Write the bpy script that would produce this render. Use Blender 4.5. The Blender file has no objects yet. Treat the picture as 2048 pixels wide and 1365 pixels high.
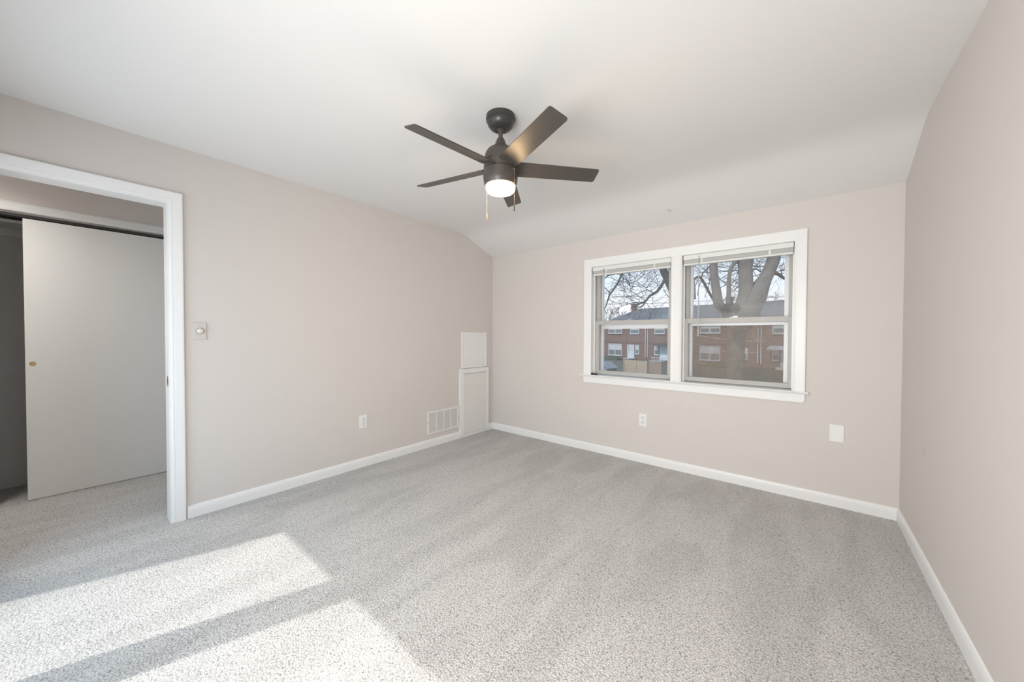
import bpy, bmesh, math, random
from mathutils import Vector, Matrix
random.seed(7)
SC = bpy.context.scene
COL = SC.collection
PI = math.pi

# ------------------------------------------------------------------ camera
W_PX, H_PX, F_PX, EYE = 2048, 1365, 712.6, 1.2
YAW, PITCH, ROLL = 0.6873, -0.0165, 0.0029
fwd = Vector((-math.sin(YAW)*math.cos(PITCH), math.cos(YAW)*math.cos(PITCH), math.sin(PITCH)))
_r = Vector((math.cos(YAW), math.sin(YAW), 0)); _u = _r.cross(fwd)
right = _r*math.cos(ROLL) + _u*math.sin(ROLL)
up = _u*math.cos(ROLL) - _r*math.sin(ROLL)
cam_data = bpy.data.cameras.new('camera')
cam = bpy.data.objects.new('camera', cam_data); COL.objects.link(cam)
cam_data.sensor_fit = 'HORIZONTAL'; cam_data.sensor_width = 36
cam_data.lens = F_PX/W_PX*36; cam_data.clip_start = 0.02; cam_data.clip_end = 400
cam.matrix_world = Matrix(((right.x, up.x, -fwd.x, 0), (right.y, up.y, -fwd.y, 0), (right.z, up.z, -fwd.z, EYE), (0, 0, 0, 1)))
SC.camera = cam

# ------------------------------------------------------------------ colour management
SC.view_settings.view_transform = 'Standard'; SC.view_settings.look = 'None'
SC.view_settings.exposure = 0.05; SC.view_settings.gamma = 1.0; SC.view_settings.use_curve_mapping = False

# ------------------------------------------------------------------ sky
world = bpy.data.worlds.new('sky'); SC.world = world; world.use_nodes = True
nt = world.node_tree; nt.nodes.clear()
tc = nt.nodes.new('ShaderNodeTexCoord'); sep = nt.nodes.new('ShaderNodeSeparateXYZ')
mr = nt.nodes.new('ShaderNodeMapRange'); mr.inputs['From Min'].default_value = 0.03; mr.inputs['From Max'].default_value = 0.33
mixc = nt.nodes.new('ShaderNodeMix'); mixc.data_type = 'RGBA'
mixc.inputs['A'].default_value = (0.95, 0.96, 1.0, 1); mixc.inputs['B'].default_value = (0.36, 0.60, 0.86, 1)
bg = nt.nodes.new('ShaderNodeBackground'); bg.inputs['Strength'].default_value = 1.3
wo = nt.nodes.new('ShaderNodeOutputWorld')
nt.links.new(tc.outputs['Generated'], sep.inputs[0]); nt.links.new(sep.outputs['Z'], mr.inputs['Value'])
nt.links.new(mr.outputs['Result'], mixc.inputs['Factor']); nt.links.new(mixc.outputs['Result'], bg.inputs['Color'])
nt.links.new(bg.outputs[0], wo.inputs['Surface'])

# ------------------------------------------------------------------ sun and daylight through the front window
SUN_EL = math.radians(52.3)
sd = Vector((0.34, 1.0, 0)).normalized()
sun_dir = Vector((sd.x*math.cos(SUN_EL), sd.y*math.cos(SUN_EL), -math.sin(SUN_EL)))
sl = bpy.data.lights.new('sun', 'SUN'); sl.energy = 2.7; sl.angle = math.radians(0.9); sl.color = (1.0, 0.96, 0.9)
so = bpy.data.objects.new('sun', sl); COL.objects.link(so); so.location = (-5, -12, 14)
so.rotation_euler = sun_dir.to_track_quat('-Z', 'Y').to_euler()

# room measures (metres)
LX, RX, BY, FY, CZ, BZ = -3.089, 0.489, 3.372, -0.5, 2.389, 2.187
FWX0, FWX1, FWZ0, FWZ1 = -3.03, -1.22, 0.14, 2.02      # front window opening
al = bpy.data.lights.new('daylight', 'AREA'); al.shape = 'RECTANGLE'; al.size = FWX1-FWX0-0.1; al.size_y = FWZ1-FWZ0-0.1
al.energy = 23; al.color = (0.74, 0.88, 1.0)
ao = bpy.data.objects.new('daylight', al); COL.objects.link(ao)
ao.location = ((FWX0+FWX1)/2, FY-0.17, (FWZ0+FWZ1)/2); ao.rotation_euler = (PI/2, 0, PI)
ao.rotation_euler = Vector((0, 1, 0)).to_track_quat('-Z', 'Z').to_euler()
# unseen second front window, made up to hold an added fill light
BWX0, BWX1, BWZ0, BWZ1 = -1.06, 0.02, 0.62, 1.78
bl = bpy.data.lights.new('blind_fill', 'AREA'); bl.shape = 'RECTANGLE'; bl.size = BWX1-BWX0-0.06; bl.size_y = BWZ1-BWZ0-0.06
bl.energy = 38; bl.color = (1.0, 0.985, 0.96); bl.spread = math.radians(150)
bo = bpy.data.objects.new('blind_fill', bl); COL.objects.link(bo)
bo.location = ((BWX0+BWX1)/2, FY-0.005, (BWZ0+BWZ1)/2); bo.rotation_euler = ao.rotation_euler

# ------------------------------------------------------------------ helpers
def sight(px, py, dist):
    """world point that the photograph shows at (px, py), dist metres along the optical axis"""
    d = fwd + right*((px-W_PX/2)/F_PX) - up*((py-H_PX/2)/F_PX)
    return Vector((0, 0, EYE)) + d*dist

class MB:
    def __init__(s): s.bm = bmesh.new()
    def box(s, x0, y0, z0, x1, y1, z1, bev=0):
        r = bmesh.ops.create_cube(s.bm, size=1)
        vs = r['verts']
        for v in vs:
            v.co = Vector((x0+(v.co.x+.5)*(x1-x0), y0+(v.co.y+.5)*(y1-y0), z0+(v.co.z+.5)*(z1-z0)))
        if bev:
            es = list({e for v in vs for e in v.link_edges})
            bmesh.ops.bevel(s.bm, geom=es, offset=bev, segments=2, affect='EDGES', profile=.5)
        return s
    def prism(s, prof, a, b, fn, closed=True):
        """extrude a 2D profile between a and b; fn(p, q, t) -> xyz"""
        n = len(prof)
        A = [s.bm.verts.new(fn(p, q, a)) for p, q in prof]; B = [s.bm.verts.new(fn(p, q, b)) for p, q in prof]
        for i in range(n if closed else n-1):
            j = (i+1) % n
            s.bm.faces.new((A[i], A[j], B[j], B[i]))
        if closed:
            s.bm.faces.new(A[::-1]); s.bm.faces.new(B)
        return s
    def lathe(s, prof, c=(0, 0, 0), n=40, caps=True):
        rings = []
        for r, z in prof:
            rings.append([s.bm.verts.new((c[0]+r*math.cos(2*PI*i/n), c[1]+r*math.sin(2*PI*i/n), c[2]+z)) for i in range(n)])
        for k in range(len(rings)-1):
            for i in range(n):
                j = (i+1) % n
                s.bm.faces.new((rings[k][i], rings[k][j], rings[k+1][j], rings[k+1][i]))
        if caps:
            s.bm.faces.new(rings[0][::-1]); s.bm.faces.new(rings[-1])
        return s
    def tube(s, pts, rad, n=6, caps=True):
        pts = [Vector(p) for p in pts]
        if not hasattr(rad, '__len__'): rad = [rad]*len(pts)
        rings = []; prev = None
        for i, p in enumerate(pts):
            t = (pts[min(i+1, len(pts)-1)]-pts[max(i-1, 0)]).normalized()
            if prev is None:
                a = t.orthogonal().normalized()
            else:
                a = (prev - t*prev.dot(t))
                a = a.normalized() if a.length > 1e-6 else t.orthogonal().normalized()
            prev = a; b = t.cross(a)
            rings.append([s.bm.verts.new(p+(a*math.cos(2*PI*k/n)+b*math.sin(2*PI*k/n))*rad[i]) for k in range(n)])
        for k in range(len(rings)-1):
            for i in range(n):
                j = (i+1) % n
                s.bm.faces.new((rings[k][i], rings[k][j], rings[k+1][j], rings[k+1][i]))
        if caps and n > 2:
            s.bm.faces.new(rings[0][::-1]); s.bm.faces.new(rings[-1])
        return s
    def poly(s, verts, faces):
        V = [s.bm.verts.new(v) for v in verts]
        for f in faces: s.bm.faces.new([V[i] for i in f])
        return s
    def build(s, name, mat, parent=None, smooth=False, loc=None):
        bmesh.ops.recalc_face_normals(s.bm, faces=s.bm.faces)
        me = bpy.data.meshes.new(name); s.bm.to_mesh(me); s.bm.free()
        me.materials.append(mat)
        if smooth:
            for p in me.polygons: p.use_smooth = True
            try: me.set_sharp_from_angle(angle=math.radians(38))
            except Exception: pass
        o = bpy.data.objects.new(name, me); COL.objects.link(o)
        if loc is not None: o.location = loc
        if parent is not None: o.parent = parent
        return o

def tag(o, label=None, cat=None, group=None, kind=None):
    if label: o['label'] = label
    if cat: o['category'] = cat
    if group: o['group'] = group
    if kind: o['kind'] = kind
    return o
def thing(name, label, cat, loc=(0, 0, 0), rotz=0, group=None):
    o = bpy.data.objects.new(name, None); COL.objects.link(o)
    o.location = loc; o.rotation_euler = (0, 0, rotz); o.empty_display_size = .1
    return tag(o, label, cat, group)
def struct_root(name, loc=(0, 0, 0)):
    o = bpy.data.objects.new(name, None); COL.objects.link(o); o.location = loc; o['kind'] = 'structure'
    return o
def struct(name, mb, mat, smooth=False):
    o = mb.build(name, mat, None, smooth); o['kind'] = 'structure'; return o
def copy_tree(o, parent=None):
    c = o.copy(); COL.objects.link(c)
    if parent is not None: c.parent = parent
    for ch in list(o.children): copy_tree(ch, c)
    return c

# ------------------------------------------------------------------ materials
def mat(name, col, rough=.6, metal=0.0, spec=.5, bump=None, var=None, emit=None):
    """bump = (scale, strength, distance); var = (scale, amount)"""
    m = bpy.data.materials.new(name); m.use_nodes = True
    t = m.node_tree; b = t.nodes['Principled BSDF']
    b.inputs['Base Color'].default_value = (*col, 1); b.inputs['Roughness'].default_value = rough
    b.inputs['Metallic'].default_value = metal; b.inputs['Specular IOR Level'].default_value = spec
    co = t.nodes.new('ShaderNodeTexCoord')
    if var:
        n = t.nodes.new('ShaderNodeTexNoise'); n.inputs['Scale'].default_value = var[0]; n.inputs['Detail'].default_value = 4
        t.links.new(co.outputs['Object'], n.inputs['Vector'])
        mx = t.nodes.new('ShaderNodeMix'); mx.data_type = 'RGBA'
        a = var[1]
        mx.inputs['A'].default_value = (*[c*(1-a) for c in col], 1); mx.inputs['B'].default_value = (*[min(1, c*(1+a)) for c in col], 1)
        t.links.new(n.outputs['Fac'], mx.inputs['Factor']); t.links.new(mx.outputs['Result'], b.inputs['Base Color'])
    if bump:
        n2 = t.nodes.new('ShaderNodeTexNoise'); n2.inputs['Scale'].default_value = bump[0]; n2.inputs['Detail'].default_value = 3
        t.links.new(co.outputs['Object'], n2.inputs['Vector'])
        bp = t.nodes.new('ShaderNodeBump'); bp.inputs['Strength'].default_value = bump[1]; bp.inputs['Distance'].default_value = bump[2]
        t.links.new(n2.outputs['Fac'], bp.inputs['Height']); t.links.new(bp.outputs[0], b.inputs['Normal'])
    if emit:
        b.inputs['Emission Color'].default_value = (*emit[:3], 1); b.inputs['Emission Strength'].default_value = emit[3]
    return m

M = {}
M['wall'] = mat('wall_paint', (.69, .648, .616), .75, spec=.25, bump=(60, .06, .004), var=(3, .012))
M['ceiling'] = mat('ceiling_paint', (.80, .79, .775), .85, spec=.2, bump=(45, .05, .004), var=(2, .01))
M['trim'] = mat('trim_paint', (.86, .86, .852), .35, spec=.45, bump=(12, .03, .003))
M['white'] = mat('white_plastic', (.84, .84, .83), .35)
M['closet_door'] = mat('closet_door_paint', (.84, .84, .82), .5, spec=.3, bump=(20, .03, .003))
M['closet_paint'] = mat('closet_paint', (.78, .78, .765), .7, spec=.2)
M['panel'] = mat('panel_paint', (.80, .785, .765), .45, bump=(15, .03, .003))
M['vent'] = mat('vent_enamel', (.80, .79, .76), .35)
M['duct'] = mat('duct_shadow', (.42, .41, .40), .8)
M['dark_gap'] = mat('dark_gap', (.05, .048, .045), .8)
M['alu'] = mat('sash_metal', (.50, .487, .458), .45, spec=.4, var=(14, .06))
M['storm'] = mat('storm_frame_white', (.88, .89, .9), .35)
M['blind'] = mat('blind_vinyl', (.80, .80, .78), .4)
M['blind_slat'] = mat('blind_slat_vinyl', (.70, .70, .68), .4)
M['clear'] = mat('clear_wand', (.52, .54, .56), .25)
M['fan'] = mat('fan_black_metal', (.040, .038, .037), .32, spec=.5)
M['bronze'] = mat('fan_bronze_metal', (.070, .059, .052), .38, spec=.5)
M['blade'] = mat('fan_blade_black', (.064, .057, .052), .38, spec=.55, var=(20, .1))
M['brass'] = mat('brass', (.55, .42, .22), .35, metal=1.0)
M['oldbrass'] = mat('worn_brass', (.42, .36, .28), .5, metal=.8, var=(60, .3))
M['copper'] = mat('copper_chain', (.36, .25, .20), .45, metal=.3)
M['black'] = mat('black_plastic', (.03, .03, .035), .5)
M['chrome'] = mat('chrome', (.55, .55, .55), .32, metal=1.0)
M['globe'] = mat('lit_globe', (.9, .85, .75), .4, emit=(1.0, .68, .36, 62.0))
M['hall_fill'] = mat('hall_fill_glow', (.9, .9, .88), .5, emit=(1.0, .97, .93, 64.0))  # glow of the hall fill lamp, added out of view
M['shadow_slot'] = mat('socket_slot', (.09, .085, .08), .7)
M['hook'] = mat('hook_paint', (.55, .54, .53), .5)

# dimmer plate, slightly streaked
M['plate'] = mat('greige_plate', (.64, .60, .575), .5, var=(35, .07))
M['gap_shade_and_screw'] = mat('gap_shade_and_screw_dark', (.13, .11, .10), .5)  # painted shade for the gap round the dimmer knob; also dark vent screws
M['knob'] = mat('ivory_knob', (.82, .76, .66), .4)

def carpet_mat():
    m = bpy.data.materials.new('carpet'); m.use_nodes = True
    t = m.node_tree; L = t.links; b = t.nodes['Principled BSDF']
    b.inputs['Roughness'].default_value = .95; b.inputs['Specular IOR Level'].default_value = .1
    b.inputs['Sheen Weight'].default_value = .15; b.inputs['Sheen Roughness'].default_value = .6
    co = t.nodes.new('ShaderNodeTexCoord')
    # tufts
    warp = t.nodes.new('ShaderNodeTexNoise'); warp.inputs['Scale'].default_value = 40; warp.inputs['Detail'].default_value = 2
    L.new(co.outputs['Object'], warp.inputs['Vector'])
    add = t.nodes.new('ShaderNodeMix'); add.data_type = 'VECTOR'; add.inputs['Factor'].default_value = .010
    L.new(co.outputs['Object'], add.inputs['A']); L.new(warp.outputs['Color'], add.inputs['B'])
    vo = t.nodes.new('ShaderNodeTexVoronoi'); vo.inputs['Scale'].default_value = 128; L.new(add.outputs['Result'], vo.inputs['Vector'])
    fine = t.nodes.new('ShaderNodeTexNoise'); fine.inputs['Scale'].default_value = 190; fine.inputs['Detail'].default_value = 3; fine.inputs['Roughness'].default_value = .6
    L.new(co.outputs['Object'], fine.inputs['Vector'])
    # dark fissures between the tufts
    gap = t.nodes.new('ShaderNodeMapRange'); gap.interpolation_type = 'SMOOTHSTEP'
    gap.inputs['From Min'].default_value = .40; gap.inputs['From Max'].default_value = .72; gap.inputs['To Min'].default_value = 1.0; gap.inputs['To Max'].default_value = .80
    L.new(vo.outputs['Distance'], gap.inputs['Value'])
    sn = t.nodes.new('ShaderNodeTexNoise'); sn.inputs['Scale'].default_value = 135; sn.inputs['Detail'].default_value = 2
    L.new(add.outputs['Result'], sn.inputs['Vector'])
    spk = t.nodes.new('ShaderNodeMapRange'); spk.interpolation_type = 'SMOOTHSTEP'
    spk.inputs['From Min'].default_value = .30; spk.inputs['From Max'].default_value = .46; spk.inputs['To Min'].default_value = .50; spk.inputs['To Max'].default_value = 1.0
    L.new(sn.outputs['Fac'], spk.inputs['Value'])
    gm = t.nodes.new('ShaderNodeMath'); gm.operation = 'MULTIPLY'; L.new(gap.outputs['Result'], gm.inputs[0]); L.new(spk.outputs['Result'], gm.inputs[1])
    # nap lean: broad vacuum bands along the length of the room, broken by noise
    mp = t.nodes.new('ShaderNodeMapping'); mp.inputs['Rotation'].default_value = (0, 0, math.radians(24)); mp.inputs['Scale'].default_value = (2.6, .7, 1)
    L.new(co.outputs['Object'], mp.inputs['Vector'])
    nap = t.nodes.new('ShaderNodeTexNoise'); nap.inputs['Scale'].default_value = 1.5; nap.inputs['Detail'].default_value = 3; nap.inputs['Distortion'].default_value = .6
    L.new(mp.outputs[0], nap.inputs['Vector'])
    rmp = t.nodes.new('ShaderNodeMapRange'); rmp.interpolation_type = 'SMOOTHSTEP'
    rmp.inputs['From Min'].default_value = .40; rmp.inputs['From Max'].default_value = .60
    rmp.inputs['To Min'].default_value = .92; rmp.inputs['To Max'].default_value = 1.04
    L.new(nap.outputs['Fac'], rmp.inputs['Value'])
    ramp = t.nodes.new('ShaderNodeValToRGB'); e = ramp.color_ramp.elements
    e[0].position = .30; e[0].color = (.36, .35, .34, 1); e[1].position = .66; e[1].color = (.84, .82, .80, 1)
    L.new(fine.outputs['Fac'], ramp.inputs['Fac'])
    mul = t.nodes.new('ShaderNodeMix'); mul.data_type = 'RGBA'; mul.blend_type = 'MULTIPLY'; mul.inputs['Factor'].default_value = 1
    L.new(ramp.outputs['Color'], mul.inputs['A']); L.new(rmp.outputs['Result'], mul.inputs['B'])
    mul2 = t.nodes.new('ShaderNodeMix'); mul2.data_type = 'RGBA'; mul2.blend_type = 'MULTIPLY'; mul2.inputs['Factor'].default_value = 1
    L.new(mul.outputs['Result'], mul2.inputs['A']); L.new(gm.outputs[0], mul2.inputs['B'])
    L.new(mul2.outputs['Result'], b.inputs['Base Color'])
    sm = t.nodes.new('ShaderNodeMath'); sm.operation = 'ADD'
    inv = t.nodes.new('ShaderNodeMath'); inv.operation = 'SUBTRACT'; inv.inputs[0].default_value = 1
    L.new(vo.outputs['Distance'], inv.inputs[1]); L.new(inv.outputs[0], sm.inputs[0]); L.new(fine.outputs['Fac'], sm.inputs[1])
    bp = t.nodes.new('ShaderNodeBump'); bp.inputs['Strength'].default_value = .5; bp.inputs['Distance'].default_value = .008
    L.new(sm.outputs[0], bp.inputs['Height']); L.new(bp.outputs[0], b.inputs['Normal'])
    return m
M['carpet'] = carpet_mat()

def glass_mat(name, dirt=.02, col=(.5, .45, .4), blotch=3.0, lo=.35, hi=.75, speck=0.0, low=None):
    """thin window glass with a film of dirt"""
    m = bpy.data.materials.new(name); m.use_nodes = True
    t = m.node_tree; t.nodes.clear(); L = t.links
    out = t.nodes.new('ShaderNodeOutputMaterial')
    tr = t.nodes.new('ShaderNodeBsdfTransparent'); gl = t.nodes.new('ShaderNodeBsdfGlossy'); gl.inputs['Roughness'].default_value = .02
    fr = t.nodes.new('ShaderNodeFresnel'); fr.inputs['IOR'].default_value = 1.05
    mx = t.nodes.new('ShaderNodeMixShader'); L.new(fr.outputs[0], mx.inputs[0]); L.new(tr.outputs[0], mx.inputs[1]); L.new(gl.outputs[0], mx.inputs[2])
    df = t.nodes.new('ShaderNodeBsdfDiffuse'); df.inputs['Color'].default_value = (*col, 1)
    tl = t.nodes.new('ShaderNodeBsdfTranslucent'); tl.inputs['Color'].default_value = (*col, 1)
    ds = t.nodes.new('ShaderNodeMixShader'); ds.inputs[0].default_value = .5; L.new(df.outputs[0], ds.inputs[1]); L.new(tl.outputs[0], ds.inputs[2])
    co = t.nodes.new('ShaderNodeTexCoord')
    n = t.nodes.new('ShaderNodeTexNoise'); n.inputs['Scale'].default_value = blotch; n.inputs['Detail'].default_value = 6; n.inputs['Roughness'].default_value = .65
    L.new(co.outputs['Object'], n.inputs['Vector'])
    r = t.nodes.new('ShaderNodeMapRange'); r.inputs['From Min'].default_value = lo; r.inputs['From Max'].default_value = hi
    r.inputs['To Min'].default_value = dirt*.6; r.inputs['To Max'].default_value = dirt*1.4
    L.new(n.outputs['Fac'], r.inputs['Value'])
    fac = r.outputs['Result']
    if low:          # heavier grime on the lower part of the pane
        sp = t.nodes.new('ShaderNodeSeparateXYZ'); L.new(co.outputs['Object'], sp.inputs[0])
        zz = t.nodes.new('ShaderNodeMapRange'); zz.interpolation_type = 'SMOOTHSTEP'
        zz.inputs['From Min'].default_value = low[0]; zz.inputs['From Max'].default_value = low[1]; zz.inputs['To Min'].default_value = low[2]; zz.inputs['To Max'].default_value = 0
        L.new(sp.outputs['Z'], zz.inputs['Value'])
        nm = t.nodes.new('ShaderNodeMath'); nm.operation = 'MULTIPLY'; L.new(zz.outputs['Result'], nm.inputs[0])
        n3 = t.nodes.new('ShaderNodeMapRange'); n3.inputs['From Min'].default_value = .3; n3.inputs['From Max'].default_value = .6; n3.inputs['To Min'].default_value = .6
        L.new(n.outputs['Fac'], n3.inputs['Value']); L.new(n3.outputs['Result'], nm.inputs[1])
        a0 = t.nodes.new('ShaderNodeMath'); a0.operation = 'ADD'; L.new(fac, a0.inputs[0]); L.new(nm.outputs[0], a0.inputs[1]); fac = a0.outputs[0]
    if speck:
        n2 = t.nodes.new('ShaderNodeTexNoise'); n2.inputs['Scale'].default_value = 90; n2.inputs['Detail'].default_value = 2
        L.new(co.outputs['Object'], n2.inputs['Vector'])
        r2 = t.nodes.new('ShaderNodeMapRange'); r2.inputs['From Min'].default_value = .66; r2.inputs['From Max'].default_value = .74
        r2.inputs['To Min'].default_value = 0; r2.inputs['To Max'].default_value = speck
        L.new(n2.outputs['Fac'], r2.inputs['Value'])
        ad = t.nodes.new('ShaderNodeMath'); ad.operation = 'ADD'; L.new(fac, ad.inputs[0]); L.new(r2.outputs['Result'], ad.inputs[1]); fac = ad.outputs[0]
    fin = t.nodes.new('ShaderNodeMixShader'); L.new(fac, fin.inputs[0]); L.new(mx.outputs[0], fin.inputs[1]); L.new(ds.outputs[0], fin.inputs[2])
    L.new(fin.outputs[0], out.inputs['Surface'])
    return m
M['glass'] = glass_mat('window_glass', .02, (.80, .78, .76))
M['glass_dusty'] = glass_mat('dusty_window_glass', .08, (.80, .77, .74), 4.0, speck=.05)
M['glass_film'] = glass_mat('filmy_window_glass', .13, (.74, .66, .58), 4.0, speck=.06, low=(1.34, 1.72, .19))
M['glass_dirty'] = glass_mat('dirty_window_glass', .34, (.50, .40, .32), 5.0, lo=.32, hi=.62, speck=.28)
M['glass_clear'] = glass_mat('clear_window_glass', .01, (.8, .8, .8))

def brick_mat(name, c1, c2, mortar, scale=4.3):
    m = bpy.data.materials.new(name); m.use_nodes = True
    t = m.node_tree; b = t.nodes['Principled BSDF']; b.inputs['Roughness'].default_value = .9
    co = t.nodes.new('ShaderNodeTexCoord'); mp = t.nodes.new('ShaderNodeMapping'); mp.inputs['Rotation'].default_value = (PI/2, 0, 0)
    br = t.nodes.new('ShaderNodeTexBrick'); br.inputs['Color1'].default_value = (*c1, 1); br.inputs['Color2'].default_value = (*c2, 1)
    br.inputs['Mortar'].default_value = (*mortar, 1); br.inputs['Scale'].default_value = scale; br.inputs['Mortar Size'].default_value = .012
    t.links.new(co.outputs['Object'], mp.inputs['Vector']); t.links.new(mp.outputs[0], br.inputs['Vector'])
    t.links.new(br.outputs['Color'], b.inputs['Base Color'])
    return m
M['brick'] = brick_mat('red_brick', (.215, .12, .096), (.165, .096, .078), (.235, .185, .16))
M['brick2'] = brick_mat('brown_brick', (.20, .122, .098), (.165, .10, .082), (.23, .185, .16))
M['shingle'] = mat('grey_shingles', (.105, .108, .12), .9, var=(2, .15))
M['shingle_light'] = mat('pale_shingles', (.15, .155, .17), .9, var=(2, .12))
M['vinyl'] = mat('white_vinyl', (.50, .50, .53), .5)
M['house_glass'] = mat('house_glass', (.14, .16, .17), .15, spec=.6, var=(1.5, .4))
M['curtain'] = mat('drawn_blind', (.50, .51, .50), .6)
M['storm_door'] = mat('pale_blue_door', (.52, .57, .64), .45)
M['band'] = mat('dark_belt_course', (.12, .085, .075), .8)
M['chimney'] = mat('chimney_brick', (.17, .09, .07), .9, var=(4, .2))
M['porch'] = mat('dark_red_railing', (.14, .05, .05), .6)
M['concrete'] = mat('pale_concrete', (.42, .40, .37), .9, var=(1, .1))
M['awning'] = mat('metal_awning', (.45, .47, .52), .5)
M['awning_dark'] = mat('dark_awning', (.10, .11, .12), .6)
M['bark'] = mat('tree_bark', (.165, .146, .13), .95, bump=(9, .6, .05), var=(6, .28))
M['bark_limb'] = mat('limb_bark', (.085, .076, .07), .95, bump=(9, .6, .04), var=(6, .25))
M['bark_dark'] = mat('twig_bark', (.06, .053, .05), .95, var=(4, .2))
M['bark_far'] = mat('far_twig_bark', (.17, .125, .115), .95, var=(1, .2))
M['leaves'] = mat('dead_leaves', (.012, .013, .010), .95, var=(14, .5))
M['grass'] = mat('winter_lawn', (.085, .072, .048), .95, var=(.4, .3))
M['hedge'] = mat('winter_shrub', (.05, .055, .035), .95, var=(3, .5))
M['fence'] = mat('tan_boards', (.42, .32, .23), .85, var=(1.5, .12))
M['shed_wall'] = mat('shed_boards', (.19, .175, .165), .85, var=(2, .2))
M['shed_roof'] = mat('shed_roofing', (.19, .19, .215), .8, var=(3, .12))
M['wire'] = mat('black_wire', (.05, .05, .05), .7)
M['bright_wire'] = mat('pale_cable', (.75, .66, .56), .5)

# ================================================================== ROOM SHELL
TW = .12
# floor: bedroom, hall and closet share one carpet
struct('floor', MB().box(-4.80, FY-.02, -.06, RX+.02, BY+.02, 0), M['carpet'])

# ceiling with its cove falling to the back wall
prof = [(FY-.02, CZ), (2.55, CZ), (2.70, 2.388), (2.80, 2.383), (2.87, 2.374), (2.93, 2.358), (2.985, 2.338), (3.04, 2.315),
        (3.10, 2.290), (3.19, 2.253), (3.28, 2.217), (BY+.02, 2.181), (BY+.02, 2.5), (FY-.02, 2.5)]
struct('ceiling', MB().prism(prof, LX-.005, RX+.005, lambda p, q, t: (t, p, q)), M['ceiling'], smooth=True)

# left wall with the doorway
DY0, DY1, DZ = -.375, .375, 2.035
m = MB()
m.box(LX-TW, DY1, 0, LX, BY+.2, 2.48); m.box(LX-TW, -1.25, 0, LX, DY0, 2.48); m.box(LX-TW, DY0, DZ, LX, DY1, 2.48)
struct('wall_left', m, M['wall'])
# back wall with the window opening
WX0, WX1, WZ0, WZ1 = -1.715, -.052, .775, 1.905
WT = .2
m = MB()
m.box(LX, BY, 0, WX0, BY+WT, BZ+.05); m.box(WX1, BY, 0, RX, BY+WT, BZ+.05)
m.box(WX0, BY, 0, WX1, BY+WT, WZ0); m.box(WX0, BY, WZ1, WX1, BY+WT, BZ+.05)
struct('wall_back', m, M['wall'])

def right_wall_mat():
    m = M['wall'].copy(); m.name = 'wall_paint_scuffed'
    t = m.node_tree; b = t.nodes['Principled BSDF']; L = t.links
    g = t.nodes.new('ShaderNodeNewGeometry'); d = t.nodes.new('ShaderNodeVectorMath'); d.operation = 'DISTANCE'
    d.inputs[1].default_value = (RX, 2.79, .60); L.new(g.outputs['Position'], d.inputs[0])
    r = t.nodes.new('ShaderNodeMapRange'); r.inputs['From Min'].default_value = .006; r.inputs['From Max'].default_value = .035
    r.inputs['To Min'].default_value = .90; r.inputs['To Max'].default_value = 1.0; L.new(d.outputs['Value'], r.inputs['Value'])
    mul = t.nodes.new('ShaderNodeMix'); mul.data_type = 'RGBA'; mul.blend_type = 'MULTIPLY'; mul.inputs['Factor'].default_value = 1
    src = b.inputs['Base Color'].links[0].from_socket
    L.new(src, mul.inputs['A']); L.new(r.outputs['Result'], mul.inputs['B']); L.new(mul.outputs['Result'], b.inputs['Base Color'])
    return m
struct('wall_right', MB().box(RX, FY-.2, 0, RX+.15, BY+.2, 2.48), right_wall_mat())
m = MB()
m.box(LX, FY-.2, 0, FWX0, FY, 2.48); m.box(FWX1, FY-.2, 0, BWX0, FY, 2.48); m.box(BWX1, FY-.2, 0, RX, FY, 2.48)
m.box(BWX0, FY-.2, 0, BWX1, FY, BWZ0); m.box(BWX0, FY-.2, BWZ1, BWX1, FY, 2.48)
m.box(FWX0, FY-.2, 0, FWX1, FY, FWZ0); m.box(FWX0, FY-.2, FWZ1, FWX1, FY, 2.48)
struct('wall_front', m, M['wall'])

# baseboards
BH, BT = .080, .013
bprof = [(0, 0), (BT, 0), (BT, BH*.62), (BT*.85, BH*.80), (BT*.5, BH*.95), (0, BH)]
m = MB()
m.prism(bprof, DY1+.063, 2.797, lambda p, q, t: (LX+p, t, q)); m.prism(bprof, 3.279, BY, lambda p, q, t: (LX+p, t, q))
struct('baseboard_left', m, M['trim'])
struct('baseboard_back', MB().prism(bprof, LX+BT*.2, RX-BT*.2, lambda p, q, t: (t, BY-p, q)), M['trim'])
struct('baseboard_right', MB().prism(bprof, FY, BY-BT*.2, lambda p, q, t: (RX-p, t, q)), M['trim'])
m = MB(); m.prism(bprof, LX+.02, RX-BT, lambda p, q, t: (t, FY+p, q))
struct('baseboard_front', m, M['trim'])

# ------------------------------------------------------------------ doorway on the left
door = struct_root('door_1', (LX, 0, 0))
def casing_prof(w):        # across (0 = inner edge), out of the wall
    return [(0, 0), (0, .011), (.003, .0135), (.011, .0145), (.013, .0135), (.016, .0145), (w-.010, .018), (w-.003, .0175), (w, .015), (w, 0)]
CW = .062
def mitred(m, prof, path):
    """sweep a casing profile round an opening with mitred corners; path(p, q) -> list of points"""
    R = [[m.bm.verts.new(v) for v in path(p, q)] for p, q in prof]
    for a, b in zip(R, R[1:]+R[:1]):
        for i in range(len(a)-1): m.bm.faces.new((a[i], a[i+1], b[i+1], b[i]))
    m.bm.faces.new([r[0] for r in R]); m.bm.faces.new([r[-1] for r in R][::-1])
    return m
m = mitred(MB(), casing_prof(CW), lambda p, q: [(q, DY1+p-.004, 0), (q, DY1+p-.004, DZ-.004+p), (q, DY0-p+.004, DZ-.004+p), (q, DY0-p+.004, 0)])
m.build('casing', M['trim'], door)
m = MB()
m.box(-TW-.004, DY1-.016, 0, .004, DY1+.001, DZ); m.box(-TW-.004, DY0-.001, 0, .004, DY0+.016, DZ)
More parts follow.
